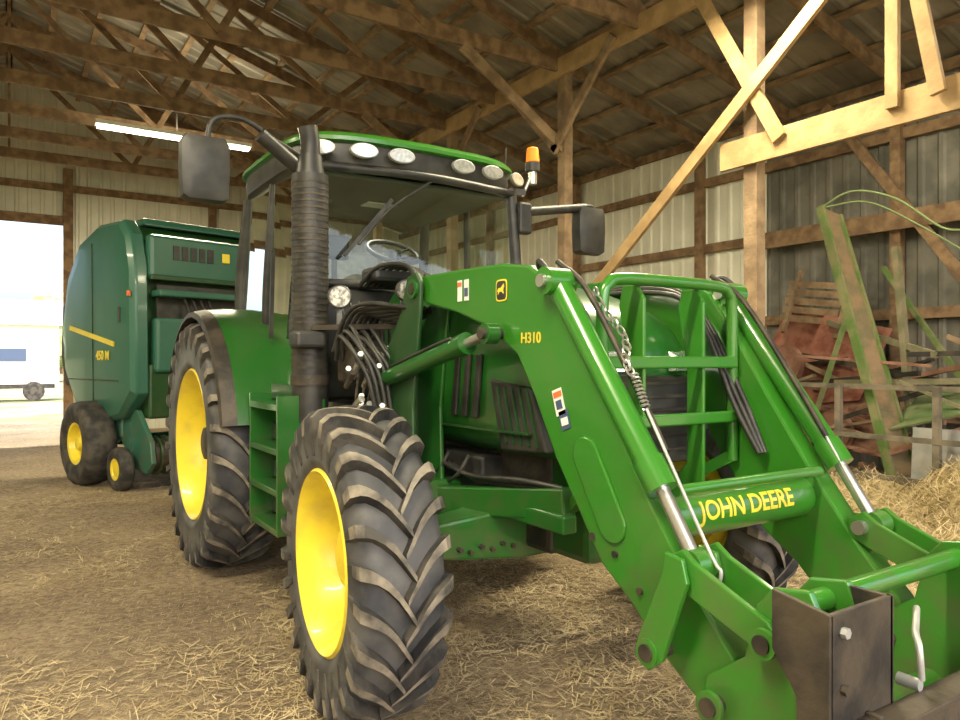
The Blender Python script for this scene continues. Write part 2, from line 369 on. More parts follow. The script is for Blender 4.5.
box('engine_lower_cover',(-.40,3.1,.86),(.40,4.3,1.06),black,.02)
for s in(-1,1):
    cyl('oil_filter',(s*.43,3.5,.78),(s*.43,3.5,.98),.05,dark,seg=20)
    cyl('fuel_filter',(s*.45,3.95,.82),(s*.45,3.95,1.02),.045,dark,seg=20)
    for i in range(4): tube('engine_line',[(s*.44,3.15+.2*i,1.06),(s*.48,3.2+.2*i,.96),(s*.46,3.4+.2*i,.88),(s*.42,3.6+.15*i,.80)],.011,black,8)
    for i in range(3): tube('frame_hose',[(s*(.46-.03*i),3.5,1.02),(s*(.47-.03*i),3.1,.97-.02*i),(s*(.46-.03*i),2.7,1.0-.03*i),(s*.36,2.5,.98)],.012,black,8)
    loft('headlight',[[(s*.12,2.32,1.50),(s*.30,2.40,1.50),(s*.31,2.42,1.60),(s*.14,2.34,1.59)],[(s*.12,2.28,1.50),(s*.29,2.35,1.50),(s*.30,2.38,1.59),(s*.14,2.29,1.57)]],lens,0)
    for y in(3.04,3.14,3.24):
        prism('hood_vent',[(y,1.26),(y+.045,1.26),(y+.0,1.58),(y-.045,1.58)],s*.452,s*.472,black,.006)
    prism('hood_seam',[(2.6,1.21),(3.6,1.20),(4.3,1.22),(4.3,1.23),(3.6,1.21),(2.6,1.22)],s*.45,s*.475,dgreen)
    prism('hood_side_screen',[(2.50,1.14),(2.85,1.12),(2.95,1.46),(2.62,1.42)],s*.40,s*.450,black,.01)
    multi('screen_slats',[((s*.452,2.56+.06*i,1.16),(s*.452,2.64+.06*i,1.42),.012,.014) for i in range(5)],dgreen)
    box('side_rail',(s*.36,2.4,.80),(s*.44,3.9,.88),green,.01)
# cab
GY=4.42
for s,sn in((-1,'right'),(1,'left')):
    tube('pillar_front_'+sn,[(s*.70,GY+.06,1.35),(s*.76,GY+.02,1.7),(s*.78,GY,2.1),(s*.76,GY+.05,2.84)],.042,black)
    tube('pillar_mid_'+sn,[(s*.84,5.28,1.45),(s*.86,5.25,2.0),(s*.82,5.2,2.84)],.028,black)
    tube('pillar_rear_'+sn,[(s*.84,6.0,1.7),(s*.84,6.0,2.2),(s*.80,5.9,2.84)],.045,black)
    quad('door_glass_'+sn,(s*.80,GY+.06,1.35),(s*.86,5.25,1.35),(s*.83,5.2,2.84),(s*.78,GY+.05,2.84),glass)
    quad('side_glass_'+sn,(s*.86,5.25,1.75),(s*.85,6.0,1.75),(s*.81,5.9,2.84),(s*.83,5.2,2.84),glass)
    tube('door_frame_'+sn,[(s*.78,GY+.06,1.36),(s*.84,4.9,1.33),(s*.86,5.27,1.4)],.035,black)
    beam('grab_handle_'+sn,(s*.9,5.0,1.7),(s*.9,4.95,2.3),.025,.025,black)
    prism('cab_lower_side_'+sn,[(4.45,1.1),(5.1,1.15),(5.35,1.5),(6.0,1.75),(6.1,1.3),(5.0,.9),(4.5,.9)],s*.55,s*.82,dgreen,.03)
quad('windshield',(-.76,GY,2.02),(.76,GY,2.02),(.74,GY+.05,2.84),(-.74,GY+.05,2.84),glass)
quad('rear_window',(-.78,6.02,1.85),(.78,6.02,1.85),(.76,5.92,2.84),(-.76,5.92,2.84),glass)
box('cab_floor',(-.78,4.45,1.28),(.78,6.0,1.36),black)
box('cab_firewall',(-.74,4.40,1.3),(.74,4.46,2.02),black,.02)
box('rear_cab_panel',(-.8,5.98,1.3),(.8,6.05,1.85),black,.02)
tube('windshield_sill',[(-.78,GY,2.04),(0,GY-.06,2.05),(.78,GY,2.04)],.03,black)
tube('windshield_header',[(-.76,GY+.03,2.80),(0,GY-.04,2.81),(.76,GY+.03,2.80)],.03,black)
box('dashboard',(-.20,4.55,1.85),(.20,4.85,2.14),black,.05)
cyl('steering_column',(0,4.8,1.9),(0,4.90,2.36),.045,black)
R=[]
for i in range(28):
    a=2*math.pi*i/28; R.append((.2*math.cos(a),4.92+.2*math.sin(a)*.86,2.36+.2*math.sin(a)*.5))
tube('steering_wheel',R,.017,black,sm=0,closed=True)
for a in(.5,2.64,4.71): beam('steering_spoke',(0,4.92,2.34),(.19*math.cos(a),4.92+.19*math.sin(a)*.86,2.36+.19*math.sin(a)*.5),.025,.012,black)
box('seat_cushion',(-.27,5.2,1.82),(.27,5.7,1.98),seatm,.05)
box('seat_base',(-.2,5.25,1.36),(.2,5.65,1.82),black,.03)
prism('seat_backrest',[(5.62,1.95),(5.74,1.95),(5.84,2.42),(5.78,2.48),(5.72,2.44)],-.25,.25,seatm,.04)
box('armrest_console',(-.5,5.0,2.0),(-.34,5.6,2.14),seatm,.03)
box('control_monitor',(-.62,4.75,2.25),(-.42,4.82,2.42),black,.02)
beam('monitor_post',(-.52,4.79,1.9),(-.52,4.79,2.26),.03,.03,black)
box('console_side',(-.76,4.9,1.5),(-.5,5.9,1.95),black,.04)
box('headliner',(-.74,4.50,2.76),(.74,5.85,2.80),liner,.02)
box('cab_fill_panel',(-.12,5.1,2.75),(.12,5.25,2.765),white)  # added panel to carry the cab fill light
la=bpy.data.lights.new('cab_fill_light','AREA'); la.size=.25; la.energy=5; la.color=(1,.95,.8)  # added lamp, brightens the dark cab interior
o=bpy.data.objects.new('cab_fill_light',la); sc.collection.objects.link(o); o.parent=T; o.location=(0,5.18,2.74)
tube('wiper',[(.05,GY-.03,2.8),(-.3,GY-.05,2.55),(-.52,GY-.05,2.3)],.010,black)
beam('wiper_blade',(-.28,GY-.05,2.62),(-.62,GY-.05,2.22),.012,.025,black)
def rout(sc_,z,n=48,hw=.90,hl=.80,yc=5.24):
    P=[]
    for i in range(n):
        a=2*math.pi*i/n; c,s_=math.cos(a),math.sin(a)
        x=hw*math.copysign(abs(c)**.38,c); y=hl*math.copysign(abs(s_)**.38,s_)
        if y<0: y-=.09*(1-(x/hw)**2)*(-y/hl)
        P.append((x*sc_,yc+y*sc_,z))
    return P
loft('roof_light_band',[rout(.92,2.81),rout(.97,2.83),rout(.985,2.9),rout(.97,2.98)],black,40)
loft('roof_cap',[rout(.99,2.965),rout(1.01,2.975),rout(1.01,3.0),rout(.97,3.035),rout(.85,3.06),rout(.4,3.07)],green2,40)
for i,(a,yy,rot) in enumerate([(-.77,4.42,.45),(-.50,4.345,.12),(-.24,4.325,.05),(.24,4.325,-.05),(.50,4.345,-.12),(.77,4.42,-.45)]):
    V=[];n=20
    for yo,sc_ in((0,1.12),(-.03,1.12),(-.032,1.0)):
        for k in range(n):
            t=2*math.pi*k/n; x=.082*math.cos(t)*sc_; z=.042*math.sin(t)*sc_
            V.append((a+x*math.cos(rot), yy+yo-x*math.sin(rot), 2.9+z))
    F=[(k,(k+1)%n,n+(k+1)%n,n+k) for k in range(n)]+[(n+k,n+(k+1)%n,2*n+(k+1)%n,2*n+k) for k in range(n)]
    mk('roof_light_bezel',V,F,galv,40)
    mk('roof_light_lens',[(v[0],v[1]-.002,v[2]) for v in V[2*n:]],[tuple(range(n))],lens)
cyl('beacon_stalk',(1.0,4.65,2.85),(1.08,4.62,3.05),.015,steel); cyl('beacon_base',(1.08,4.62,3.05),(1.08,4.62,3.12),.06,black); cyl('beacon_lens',(1.08,4.62,3.12),(1.08,4.62,3.24),.055,amber,.045,bevel=.01)
cyl('beacon_foot',(1.08,4.62,2.95),(1.08,4.62,3.05),.035,steel)
beam('beacon_bracket',(.84,4.7,2.88),(1.02,4.64,2.88),.03,.05,black)
tube('antenna',[(1.0,4.9,3.0),(1.02,4.9,3.3)],.006,black,sm=0)
for s,sn in((-1,'right'),(1,'left')):
    if s<0:
        tube('mirror_arm_'+sn,[(s*.80,4.40,2.78),(s*1.05,4.38,2.88),(s*1.25,4.38,2.98),(s*1.42,4.38,2.95),(s*1.46,4.38,2.80),(s*1.46,4.38,2.7)],.016,black)
        cyl('mirror_bracket_'+sn,(s*.78,4.42,2.66),(s*1.16,4.36,2.90),.045,black)
        mz=2.655
    else:
        cyl('mirror_bracket_'+sn,(s*.78,4.42,2.66),(s*1.42,4.38,2.76),.035,black)
        box('mirror_pivot_'+sn,(.78,4.38,2.5),(.9,4.46,2.74),black,.02)
        tube('mirror_arm_'+sn,[(s*1.35,4.38,2.76),(s*1.5,4.38,2.77),(s*1.52,4.38,2.65)],.016,black); mz=2.58
    pts=[(.10,-.19),(.13,-.17),(.14,0),(.135,.15),(.11,.19)]
    xc=s*1.47
    ring=[(w,z) for w,z in pts]+[(-w,z) for w,z in pts[::-1]]
    secs=[[(xc+x*f,y,mz+z*f) for x,z in ring] for y,f in((4.33,.7),(4.345,.95),(4.39,1),(4.44,.98))]
    loft('mirror_'+sn,secs,black,50)
cyl('exhaust_stack',(-.90,4.22,1.18),(-.90,4.22,2.66),.108,black,seg=32)
cyl('exhaust_upper_pipe',(-.90,4.22,2.66),(-.90,4.22,2.78),.085,black,.07)
tube('exhaust_tip',[(-.90,4.22,2.76),(-.90,4.22,2.86),(-.92,4.21,2.95)],.058,black,14)
tube('exhaust_elbow',[(-.90,4.22,1.2),(-.88,4.2,1.08),(-.7,4.1,1.0),(-.4,4.0,1.05)],.075,dark,14)
for k in range(30):
    z=1.50+k*.038; cyl('exhaust_shield_slot',(-.90,4.22,z),(-.90,4.22,z+.014),.111,dark,seg=24)
cyl('exhaust_clamp',(-.90,4.22,1.40),(-.90,4.22,1.46),.116,dark)
box('air_intake',(-1.04,4.05,1.62),(-.86,4.2,1.72),black,.02)
for s,sn in((-1,'right'),(1,'left')):
    secs=[]
    for i in range(15):
        a=math.radians(-78+i*10.5)
        def P(x,r): return (s*x,RYc+r*math.sin(a),.92+r*math.cos(a))
        R0=1.02
        secs.append([P(.62,R0),P(1.05,R0),P(1.20,R0-.015),P(1.23,R0-.06),P(1.21,R0-.06),P(1.17,R0-.03),P(1.05,R0-.02),P(.62,R0-.02)])
    loft('fender_'+sn,secs,green,50)
    secs=[]
    for i in range(15):
        a=math.radians(-78+i*10.5)
        secs.append([(s*x,RYc+r*math.sin(a),.92+r*math.cos(a)) for x,r in((1.19,1.01),(1.28,.99),(1.29,.95),(1.19,.96))])
    loft('fender_extension_'+sn,secs,dark,50)
    prism('fender_inner_'+sn,[(4.85,1.2),(5.0,1.65),(5.35,1.88),(5.75,1.95),(6.2,1.85),(6.5,1.6),(6.4,1.2)],s*.62,s*.66,dgreen)
    sx0,sx1=s*.84,s*1.12
    box('step_side_panel_'+sn,(min(s*.84,s*.88),4.12,.58),(max(s*.84,s*.88),4.80,1.32),green,.01)
    for y in(4.16,4.72): prism('step_cheek_'+sn,[(y,.52),(y+.02,.52),(y+.02,1.34),(y,1.34)],sx0,s*(1.12),green,.004)
    for z in(.52,.75,.99,1.25):
        box('step_tread_'+sn,(min(sx0,sx1),4.17,z),(max(sx0,sx1),4.73,z+.04),green,.006)
        box('step_back_'+sn,(min(s*.96,s*.98),4.17,z+.05),(max(s*.96,s*.98),4.73,z+.15),dgreen,.004)
    box('fuel_tank_'+sn,(min(s*.4,s*.84),4.0,.55),(max(s*.4,s*.84),4.9,1.15),dgreen if s<0 else black,.06)
def lamp(c,r,d=(-.35,-1,0)):
    d=Vector(d).normalized(); c=Vector(c)
    cyl('work_lamp_body',c-d*.09,c,r*.6,black,r); cyl('work_lamp_bezel',c,c+d*.006,r,black,r*.92); cyl('work_lamp_lens',c+d*.004,c+d*.012,r*.84,lensd)
    beam('work_lamp_bracket',c-d*.05,c-d*.05-Vector((0,0,.16)),.03,.015,steel)
lamp((-.82,3.95,1.915),.07); lamp((-.60,3.55,1.93),.06,(-.2,-1,0))
beam('lamp_rail',(-.92,4.1,1.74),(-.5,3.6,1.74),.05,.03,dark)
box('hydraulic_coupler_block',(-.80,3.82,1.42),(-.60,4.05,1.62),dark,.02)
for i in range(7):
    x=-.84+.035*i
    cyl('hydraulic_coupler',(x,3.80,1.40+.05*(i%3)),(x,3.72,1.48+.05*(i%3)),.018,steel if i%2 else dark,seg=12)
    tube('hydraulic_hose',[(x,3.95,1.55),(x-.03,3.84,1.68+.03*(i%3)),(x-.02+.02*(i%2),3.70,1.62),(x+.05,3.62,1.45),(x+.1,3.6,1.2-.05*i)],.013,black,8)
    tube('hydraulic_hose',[(x,4.0,1.6),(x+.02,3.86,1.80),(x+.06,3.68,1.86-.02*i),(x+.2,3.45,1.83)],.013,black,8)
for i in range(6):
    tube('cable',[(-.78+.06*i,4.05,1.9),(-.75+.05*i,3.86,1.55+.05*i),(-.8+.04*i,3.76,1.35),(-.74,3.9,1.2)],.008,dark,6)
    cyl('fitting',(-.82+.05*i,3.72,1.30-.03*i),(-.82+.05*i,3.64,1.34-.03*i),.02,steel if i%2==0 else galv,seg=8)
for i in range(14):
    a=random.uniform(-.85,-.6); z=random.uniform(1.25,1.80); y=random.uniform(3.6,3.85)
    cyl('fitting_nut',(a,y,z),(a-.02,y-.05,z+.02),.016,random.choice([steel,galv,dark]),seg=6)
for i in range(5):
    tube('cowl_hose',[(-.55+.04*i,4.3,2.02),(-.5+.05*i,4.1,2.13),(-.42+.05*i,3.9,2.12-.02*i),(-.5,3.6,2.0)],.014,black,8)
box('cowl_block',(-.52,4.12,2.04),(-.2,4.35,2.14),black,.03)
beam('drawbar',(0,6.0,.5),(0,7.0,.5),.12,.05,dark)
# ================================================================== LOADER
LX=2.34
L=group('front_loader',(LX,0,0))
arm=[(3.38,1.99),(3.0,1.985),(2.62,1.975),(2.42,1.945),(2.27,1.86),(2.15,1.70),(1.956,1.398),(1.736,1.072),(1.545,.82),(1.40,.66),(1.34,.56),(1.36,.47),(1.44,.44),(1.52,.47),(1.72,.60),(1.82,.70),(1.98,.81),(2.12,1.0),(2.24,1.16),(2.38,1.40),(2.50,1.57),(2.70,1.69),(3.0,1.78),(3.3,1.84),(3.40,1.90)]
for s,sn in((-1,'right'),(1,'left')):
    prism('lift_arm_'+sn,arm,s*.50,s*.61,green2,.012)
    c=Vector((1.985,1.08)); d=Vector((-.52,-.85)).normalized(); nn=Vector((-d.y,d.x)); pts=[]
    for k in range(24):
        t=2*math.pi*k/24; off=.13*(1 if math.cos(t)>0 else -1); q=c+d*(off+.075*math.cos(t))+nn*(.07*math.sin(t)); pts.append((q.x,q.y))
    prism('arm_stiffener_'+sn,pts,s*.608,s*.622,green2,.006)
    for (yy,zz) in((1.90,.86),(2.02,.90),(1.78,.76)): cyl('arm_bolt_'+sn,(s*.60,yy,zz),(s*.62,yy,zz),.013,dark,seg=8)
    mast=[(3.36,.78),(3.38,1.30),(3.30,1.80),(3.29,1.95),(3.34,2.01),(3.44,1.99),(3.52,1.80),(3.76,1.52),(3.80,1.32),(3.70,.9),(3.62,.74)]
    prism('mast_inner_'+sn,mast,s*.46,s*.485,green,.008)
    prism('mast_outer_'+sn,mast,s*.625,s*.65,dgreen,.008)
    box('mast_back_'+sn,(min(s*.47,s*.64),3.62,.9),(max(s*.47,s*.64),3.66,1.4),dgreen)
    cyl('mast_pin_'+sn,(s*.44,3.36,1.92),(s*.67,3.36,1.92),.03,dark)
    cyl('mast_pin_boss_'+sn,(s*.645,3.36,1.92),(s*.665,3.36,1.92),.05,green)
    box('mount_bracket_'+sn,(min(s*.25,s*.62),3.3,.70),(max(s*.25,s*.62),3.72,.92),green,.02)
    for yy in(3.4,3.5,3.6):
        for zz in(.76,.86): cyl('mount_bolt_'+sn,(s*.61,yy,zz),(s*.635,yy,zz),.016,dark,seg=6)
    beam('frame_brace_'+sn,(s*.52,3.45,.80),(s*.36,2.45,.92),.09,.14,green,.01)
    a=Vector((s*.67,3.72,1.43)); b_=Vector((s*.67,2.62,1.665)); d=(b_-a).normalized()
    cyl('lift_cylinder_barrel_'+sn,a,a+d*.92,.045,green,seg=24); cyl('lift_cylinder_collar_'+sn,a+d*.88,a+d*.94,.052,green)
    cyl('lift_cylinder_rod_'+sn,a+d*.9,b_,.024,steel); cyl('lift_rod_eye_'+sn,b_-Vector((.03,0,0)),b_+Vector((.03,0,0)),.045,green)
    cyl('lift_base_eye_'+sn,a-Vector((.04,0,0)),a+Vector((.04,0,0)),.055,dark)
    tube('lift_cylinder_line_'+sn,[a+d*.1+Vector((0,-.02,.06)),a+d*.4+Vector((0,0,.06)),a+d*.75+Vector((0,0,.058)),a+d*.82+Vector((0,0,.04))],.009,black,8)
    cyl('lift_pin_'+sn,(s*.5,2.62,1.665),(s*.72,2.62,1.665),.025,dark)
    a=Vector((s*.60,2.22,1.83)); m_=Vector((s*.60,1.70,1.135)); e_=Vector((s*.60,1.545,.905))
    cyl('tilt_cylinder_barrel_'+sn,a,m_,.047,green2,seg=28); d=(m_-a).normalized()
    cyl('tilt_cylinder_gland_'+sn,m_-d*.09,m_+d*.02,.055,green2); cyl('tilt_cylinder_rod_'+sn,m_,e_,.024,steel)
    cyl('tilt_base_boss_'+sn,(s*.54,2.24,1.86),(s*.67,2.24,1.86),.055,green2); cyl('tilt_base_pin_'+sn,(s*.52,2.24,1.86),(s*.69,2.24,1.86),.026,steel)
    cyl('tilt_rod_eye_'+sn,(s*.56,e_.y,e_.z),(s*.64,e_.y,e_.z),.05,green2); cyl('tilt_rod_pin_'+sn,(s*.47,e_.y,e_.z),(s*.70,e_.y,e_.z),.027,steel)
    tube('tilt_line_'+sn,[(s*.55,2.3,1.95),(s*.55,2.12,1.82),(s*.55,1.85,1.44),(s*.55,1.72,1.24)],.012,dark,8)
    for q in(.655,.50):
        L1=[(1.60,.93),(1.54,.965),(1.49,.93),(1.24,.83),(1.20,.78),(1.24,.73),(1.50,.82),(1.60,.86)]
        prism('bucket_link_'+sn,L1,s*q,s*(q+.022),green2,.005)
        L2=[(1.59,.95),(1.52,.94),(1.50,.87),(1.60,.60),(1.66,.55),(1.72,.59),(1.70,.66),(1.60,.88)]
        prism('guide_link_'+sn,L2,s*(q+.026),s*(q+.046),green2,.005)
    cyl('guide_pin_'+sn,(s*.47,1.66,.61),(s*.715,1.66,.61),.028,dark); cyl('guide_pin_cap_'+sn,(s*.70,1.66,.61),(s*.708,1.66,.61),.045,green2)
    cyl('link_pin_'+sn,(s*.46,1.23,.78),(s*.722,1.23,.78),.026,dark); cyl('link_pin_cap_'+sn,(s*.70,1.23,.78),(s*.715,1.23,.78),.042,green2)
    cyl('arm_tip_pin_'+sn,(s*.44,1.42,.53),(s*.71,1.42,.53),.028,dark); cyl('arm_tip_cap_'+sn,(s*.685,1.42,.53),(s*.70,1.42,.53),.046,green2)
    cp=[(1.50,.47),(1.46,.60),(1.33,.70),(1.29,.86),(1.24,.92),(1.13,.94),(1.10,.88),(1.10,.30),(1.22,.24),(1.44,.40)]
    for q in(.63,.455): prism('carrier_plate_'+sn,cp,s*q,s*(q+.025),green2,.006)
    for i in range(3):
        x=s*(.47-.02*i)
        tube('loader_hose_'+sn,[(x,3.3,1.9),(x,2.6,1.93-.02*i),(x,2.3,1.78),(x,2.08,1.42-.03*i),(x,1.95,1.15)],.012,black,8)
    tube('tilt_hose_'+sn,[(s*.60,2.36,1.93),(s*.64,2.30,1.945),(s*.645,2.20,1.86)],.012,black,8)
cyl('torque_tube',(-.50,1.82,.985),(.50,1.82,.985),.085,green2,seg=48)
rr=.0862
textobj('torque_tube_lettering','JOHN DEERE',.098,lambda x,y,z:(x*1.26+.0,1.82-(rr+z)*math.cos(math.radians(14)+y/rr),.985+(rr+z)*math.sin(math.radians(14)+y/rr)),yellow,.001,.0022,1)
cyl('cross_tube_upper',(-.5,1.72,1.10),(.5,1.72,1.10),.02,green2)
cyl('carrier_cross_tube',(-.62,1.19,.875),(.62,1.19,.875),.032,green2)
cyl('carrier_lower_tube',(-.62,1.28,.42),(.62,1.28,.42),.045,green2)
for s in(-1,1):
    box('attachment_plate',(min(s*.75,s*.46),1.01,.22),(max(s*.75,s*.46),1.025,.93),dark,.003)
    box('attachment_plate_rib',(min(s*.60,s*.585),.97,.22),(max(s*.60,s*.585),1.01,.66),dark,.003)
    prism('attachment_gusset',[(1.01,.22),(1.01,.93),(1.17,.955),(1.17,.80),(1.10,.70),(1.10,.22)],s*.740,s*.755,dark,.003)
    prism('attachment_gusset',[(1.01,.22),(1.01,.93),(1.12,.93),(1.09,.80),(1.08,.22)],s*.465,s*.48,dark,.003)
    for zz in(.88,.74): cyl('attachment_bolt',(s*.70,.995,zz),(s*.70,1.02,zz),.014,galv if zz>.8 else dark,seg=6)
box('attachment_lower_rail',(-.75,.95,.54),(.75,1.01,.64),dark,.006)
box('attachment_rail_lip',(-.75,.93,.63),(.75,1.01,.65),dark,.004)
box('attachment_bottom_rail',(-.75,.96,.20),(.75,1.06,.32),dark,.01)
tube('latch_lever',[(-.05,1.12,.80),(-.16,1.08,.79),(-.27,1.04,.785),(-.33,1.01,.775),(-.345,1.0,.74),(-.335,1.0,.68)],.010,galv,10)
cyl('latch_pin',(-.34,1.0,.665),(-.34,1.06,.665),.018,galv,seg=16)
XO=-.612
textobj('arm_model_lettering','H310',.062,lambda x,y,z:(XO-z,2.40-x,1.64+y),yellow,.001,.001)
def decal(nm,y,z,w,h,mat,x=XO,rot=0,t=.002):
    c,s_=math.cos(rot),math.sin(rot)
    pts=[(y+a*w/2*c-b*h/2*s_,z+a*w/2*s_+b*h/2*c) for a,b in((-1,-1),(1,-1),(1,1),(-1,1))]
    prism(nm,pts,x-t,x,mat)
pts=[(2.61+.042*math.copysign(abs(math.cos(t))**.4,math.cos(t)),1.855+.048*math.copysign(abs(math.sin(t))**.4,math.sin(t))) for t in [2*math.pi*k/32 for k in range(32)]]
prism('badge_rim',pts,XO-.002,XO,yellow)
prism('badge_field',[((y-2.61)*.86+2.61,(z-1.855)*.86+1.855) for y,z in pts],XO-.003,XO-.002,black)
deer=[(-.03,.0),(-.02,.012),(0,.014),(.012,.024),(.02,.03),(.024,.02),(.02,.012),(.016,.0),(.022,-.014),(.012,-.01),(.006,-.004),(-.012,-.004),(-.024,-.018),(-.022,-.006)]
prism('badge_deer',[(2.61-y,1.853+z) for y,z in deer],XO-.004,XO-.003,yellow)
r_=-.3
decal('warning_label',2.215,1.385,.058,.105,white,rot=r_); decal('warning_label_red',2.222,1.415,.05,.022,red,x=XO-.002,rot=r_); decal('warning_label_figure',2.212,1.375,.035,.035,blue,x=XO-.002,rot=r_)
decal('warning_label_blue',2.180,1.318,.056,.075,blue,rot=r_); decal('warning_label_text',2.178,1.312,.04,.03,white,x=XO-.002,rot=r_)
decal('warning_label',2.96,1.88,.04,.10,white); decal('warning_label_red',2.96,1.91,.035,.02,red,x=XO-.002); decal('warning_label',2.90,1.88,.04,.10,white); decal('warning_label_blue',2.90,1.87,.03,.04,blue,x=XO-.002)
p0=Vector((-.50,2.13,1.83)); p1=Vector((-.56,1.86,1.50)); p2=Vector((-.57,1.79,1.38)); p3=Vector((-.58,1.50,.93))
n=12
for i in range(n):
    t=(i+.5)/n; c=p0.lerp(p1,t)+Vector((-.02*math.sin(t*9),-.03*math.sin(math.pi*t),-.02*math.sin(math.pi*t))); d,s_,u=frame(p1-p0)
    w=s_ if i%2 else u; w=(w+Vector((.2,0,0))*(i%3)).normalized(); ring=[c+d*(.024*math.cos(a))+w*(.013*math.sin(a)) for a in [2*math.pi*k/12 for k in range(12)]]
    tube('chain_link',ring,.0045,steel,6,0,True)
d,s_,u=frame(p2-p1); H=[]
for i in range(73):
    t=i/72; a=t*2*math.pi*9; H.append(p1.lerp(p2,t)+s_*.014*math.cos(a)+u*.014*math.sin(a))
tube('chain_spring',H,.0035,steel,6,0)
tube('parking_rod',[p2,p2.lerp(p3,.5),p3,p3+Vector((0,-.03,-.03)),p3+Vector((0,-.02,-.07)),p3+Vector((0,.03,-.06))],.006,galv,8,4)
tube('parking_rod_far',[(.56,2.1,1.80),(.56,1.8,1.35),(.56,1.55,.95)],.006,galv,8,4)
# squeeze arm spacing: side assemblies keep their shape, cross members shorten
for ob in L.children:
    if ob.type=='MESH':
        for v in ob.data.vertices:
            x=v.co.x
            v.co.x = x+.08 if x<-.35 else (x-.08 if x>.35 else x*.27/.35)
gy=2.12
GW=.39
tube('guard_top_hoop',[(-GW,gy,1.10),(-GW,gy,1.5),(-GW,gy,1.78),(-GW+.03,gy,1.85),(-GW+.10,gy,1.875),(0,gy,1.88),(GW-.10,gy,1.875),(GW-.03,gy,1.85),(GW,gy,1.78),(GW,gy,1.5),(GW,gy,1.10)],.025,green2,12)
for s in(-1,1):
    prism('guard_side_plate',[(gy-.02,1.0),(gy-.02,1.80),(gy+.02,1.86),(gy+.10,1.86),(gy+.12,1.78),(gy+.07,1.5),(gy+.07,1.1),(gy+.3,.85),(gy+.2,.8)],s*.17,s*.19,green2,.006)
    beam('guard_foot',(s*GW,gy,1.12),(s*.25,gy+.35,.9),.04,.05,green2)
for z in(1.54,1.30):
    beam('guard_crossbar',(-GW,gy-.02,z),(GW,gy-.02,z),.03,.05,green2,.008)
# ================================================================== BALER
Bl=group('round_baler',(2.34,9.61,0),math.radians(15))
side=[(0.0,1.25),(.02,2.6),(.12,3.0),(.35,3.2),(1.0,3.22),(1.55,3.05),(2.0,2.6),(2.2,2.0),(2.12,1.45),(1.75,1.0),(1.1,.82),(.4,.9)]
prism('baler_core',[(y*.96+.08,z) for y,z in side],-1.02,1.02,dgreen,.04)
for s in(-1,1):
    sp=[(-.05,1.15),(-.02,2.65),(.10,3.05),(.32,3.24),(1.0,3.26),(1.6,3.1),(2.05,2.65),(2.26,2.0),(2.15,1.4),(1.75,.95),(1.1,.72),(.3,.85)]
    cy=1.1; cz=2.0
    secs=[[ (s*x,cy+(y-cy)*f,cz+(z-cz)*f) for y,z in sp] for x,f in((1.0,1),(1.14,1),(1.20,.95),(1.22,.8))]
    loft('side_panel',secs,balerg,25,bevel=.02)
    beam('panel_stripe',(s*1.225,.40,1.74),(s*1.225,1.85,1.98),.012,.06,yellow)
    textobj('panel_lettering','450 M',.16,lambda x,y,z,s=s:(s*(1.226+z),.75-x if s<0 else .75+x,1.60+y),yellow,.003,.003)
    multi('panel_seam',[((s*1.222,1.05,.98),(s*1.222,1.10,3.02),.01,.014),((s*1.222,.28,1.30),(s*1.222,1.9,1.30),.01,.014)],dark)
    prism('panel_latch',[(.22,2.0),(.28,2.0),(.28,2.18),(.22,2.18)],s*1.20,s*1.235,black,.005)
    prism('rear_tailgate_frame',[(1.7,1.2),(1.7,2.4),(2.3,2.3),(2.36,1.6),(2.2,1.2)],s*.95,s*1.17,dark,.03)
    beam('side_marker',(s*1.21,.02,2.3),(s*1.21,.02,2.36),.03,.04,red)
box('front_upper_panel',(-1.0,-.06,2.52),(1.0,.1,3.05),balerg,.05)
for k in range(10):
    x=-.72+k*.11+(0.42 if k>4 else 0)
    prism('front_vent',[(-.075,2.76),(-.06,2.76),(-.06,2.93),(-.075,2.93)],x,x+.075,black)
box('badge_plate',(-.09,-.085,2.78),(.01,-.06,2.90),yellow,.01)
prism('front_panel_lip',[(-.10,2.50),(-.10,2.56),(-.04,2.56),(-.04,2.50)],-1.0,1.0,dgreen,.01)
box('front_recess',(-.9,-.03,1.75),(.9,.02,2.45),black)
box('front_shelf',(-.95,-.22,2.30),(.95,.05,2.38),balerg,.02)
box('front_mid_panel',(-.95,-.12,1.4),(.95,.05,2.05),balerg,.04)
for i in range(4): tube('baler_hose',[(-.6+.1*i,-.1,2.3),(-.5+.1*i,-.3,1.8),(-.2+.05*i,-.4,1.2),(0,-.6,.85)],.02,black,8)
prism('roof_hatch',[(.3,3.2),(.35,3.3),(1.2,3.3),(1.3,3.2)],-.9,.9,balerg,.03)
beam('drawtongue',(0,.2,.75),(0,-2.4,.5),.22,.2,balerg,.02)
beam('tongue_side',(-.5,.2,.8),(0,-1.4,.62),.08,.12,balerg,.01); beam('tongue_side',(.5,.2,.8),(0,-1.4,.62),.08,.12,balerg,.01)
cyl('drive_shaft',(0,-.1,1.05),(0,-2.6,.75),.06,black)
box('front_lower_housing',(-1.0,-.05,.85),(1.0,.2,1.5),dgreen,.03)
cyl('pickup_reel',(-1.0,-.05,.42),(1.0,-.05,.42),.20,dark,seg=24)
for k in range(18): cyl('pickup_band',(-.95+.11*k,-.05,.42),(-.93+.11*k,-.05,.42),.235,dgreen,seg=20)
for s in(-1,1):
    prism('pickup_side',[(-.3,.35),(-.25,.6),(.1,.95),(.6,1.0),(.6,.6),(.2,.25),(-.15,.22)],s*1.02,s*1.08,balerg,.01)
    prism('frame_side',[(.5,.6),(.5,1.2),(1.6,1.2),(1.5,.55),(1.0,.45)],s*1.0,s*1.1,balerg,.02)
beam('axle',(-1.1,1.0,.53),(1.1,1.0,.53),.12,.12,balerg)
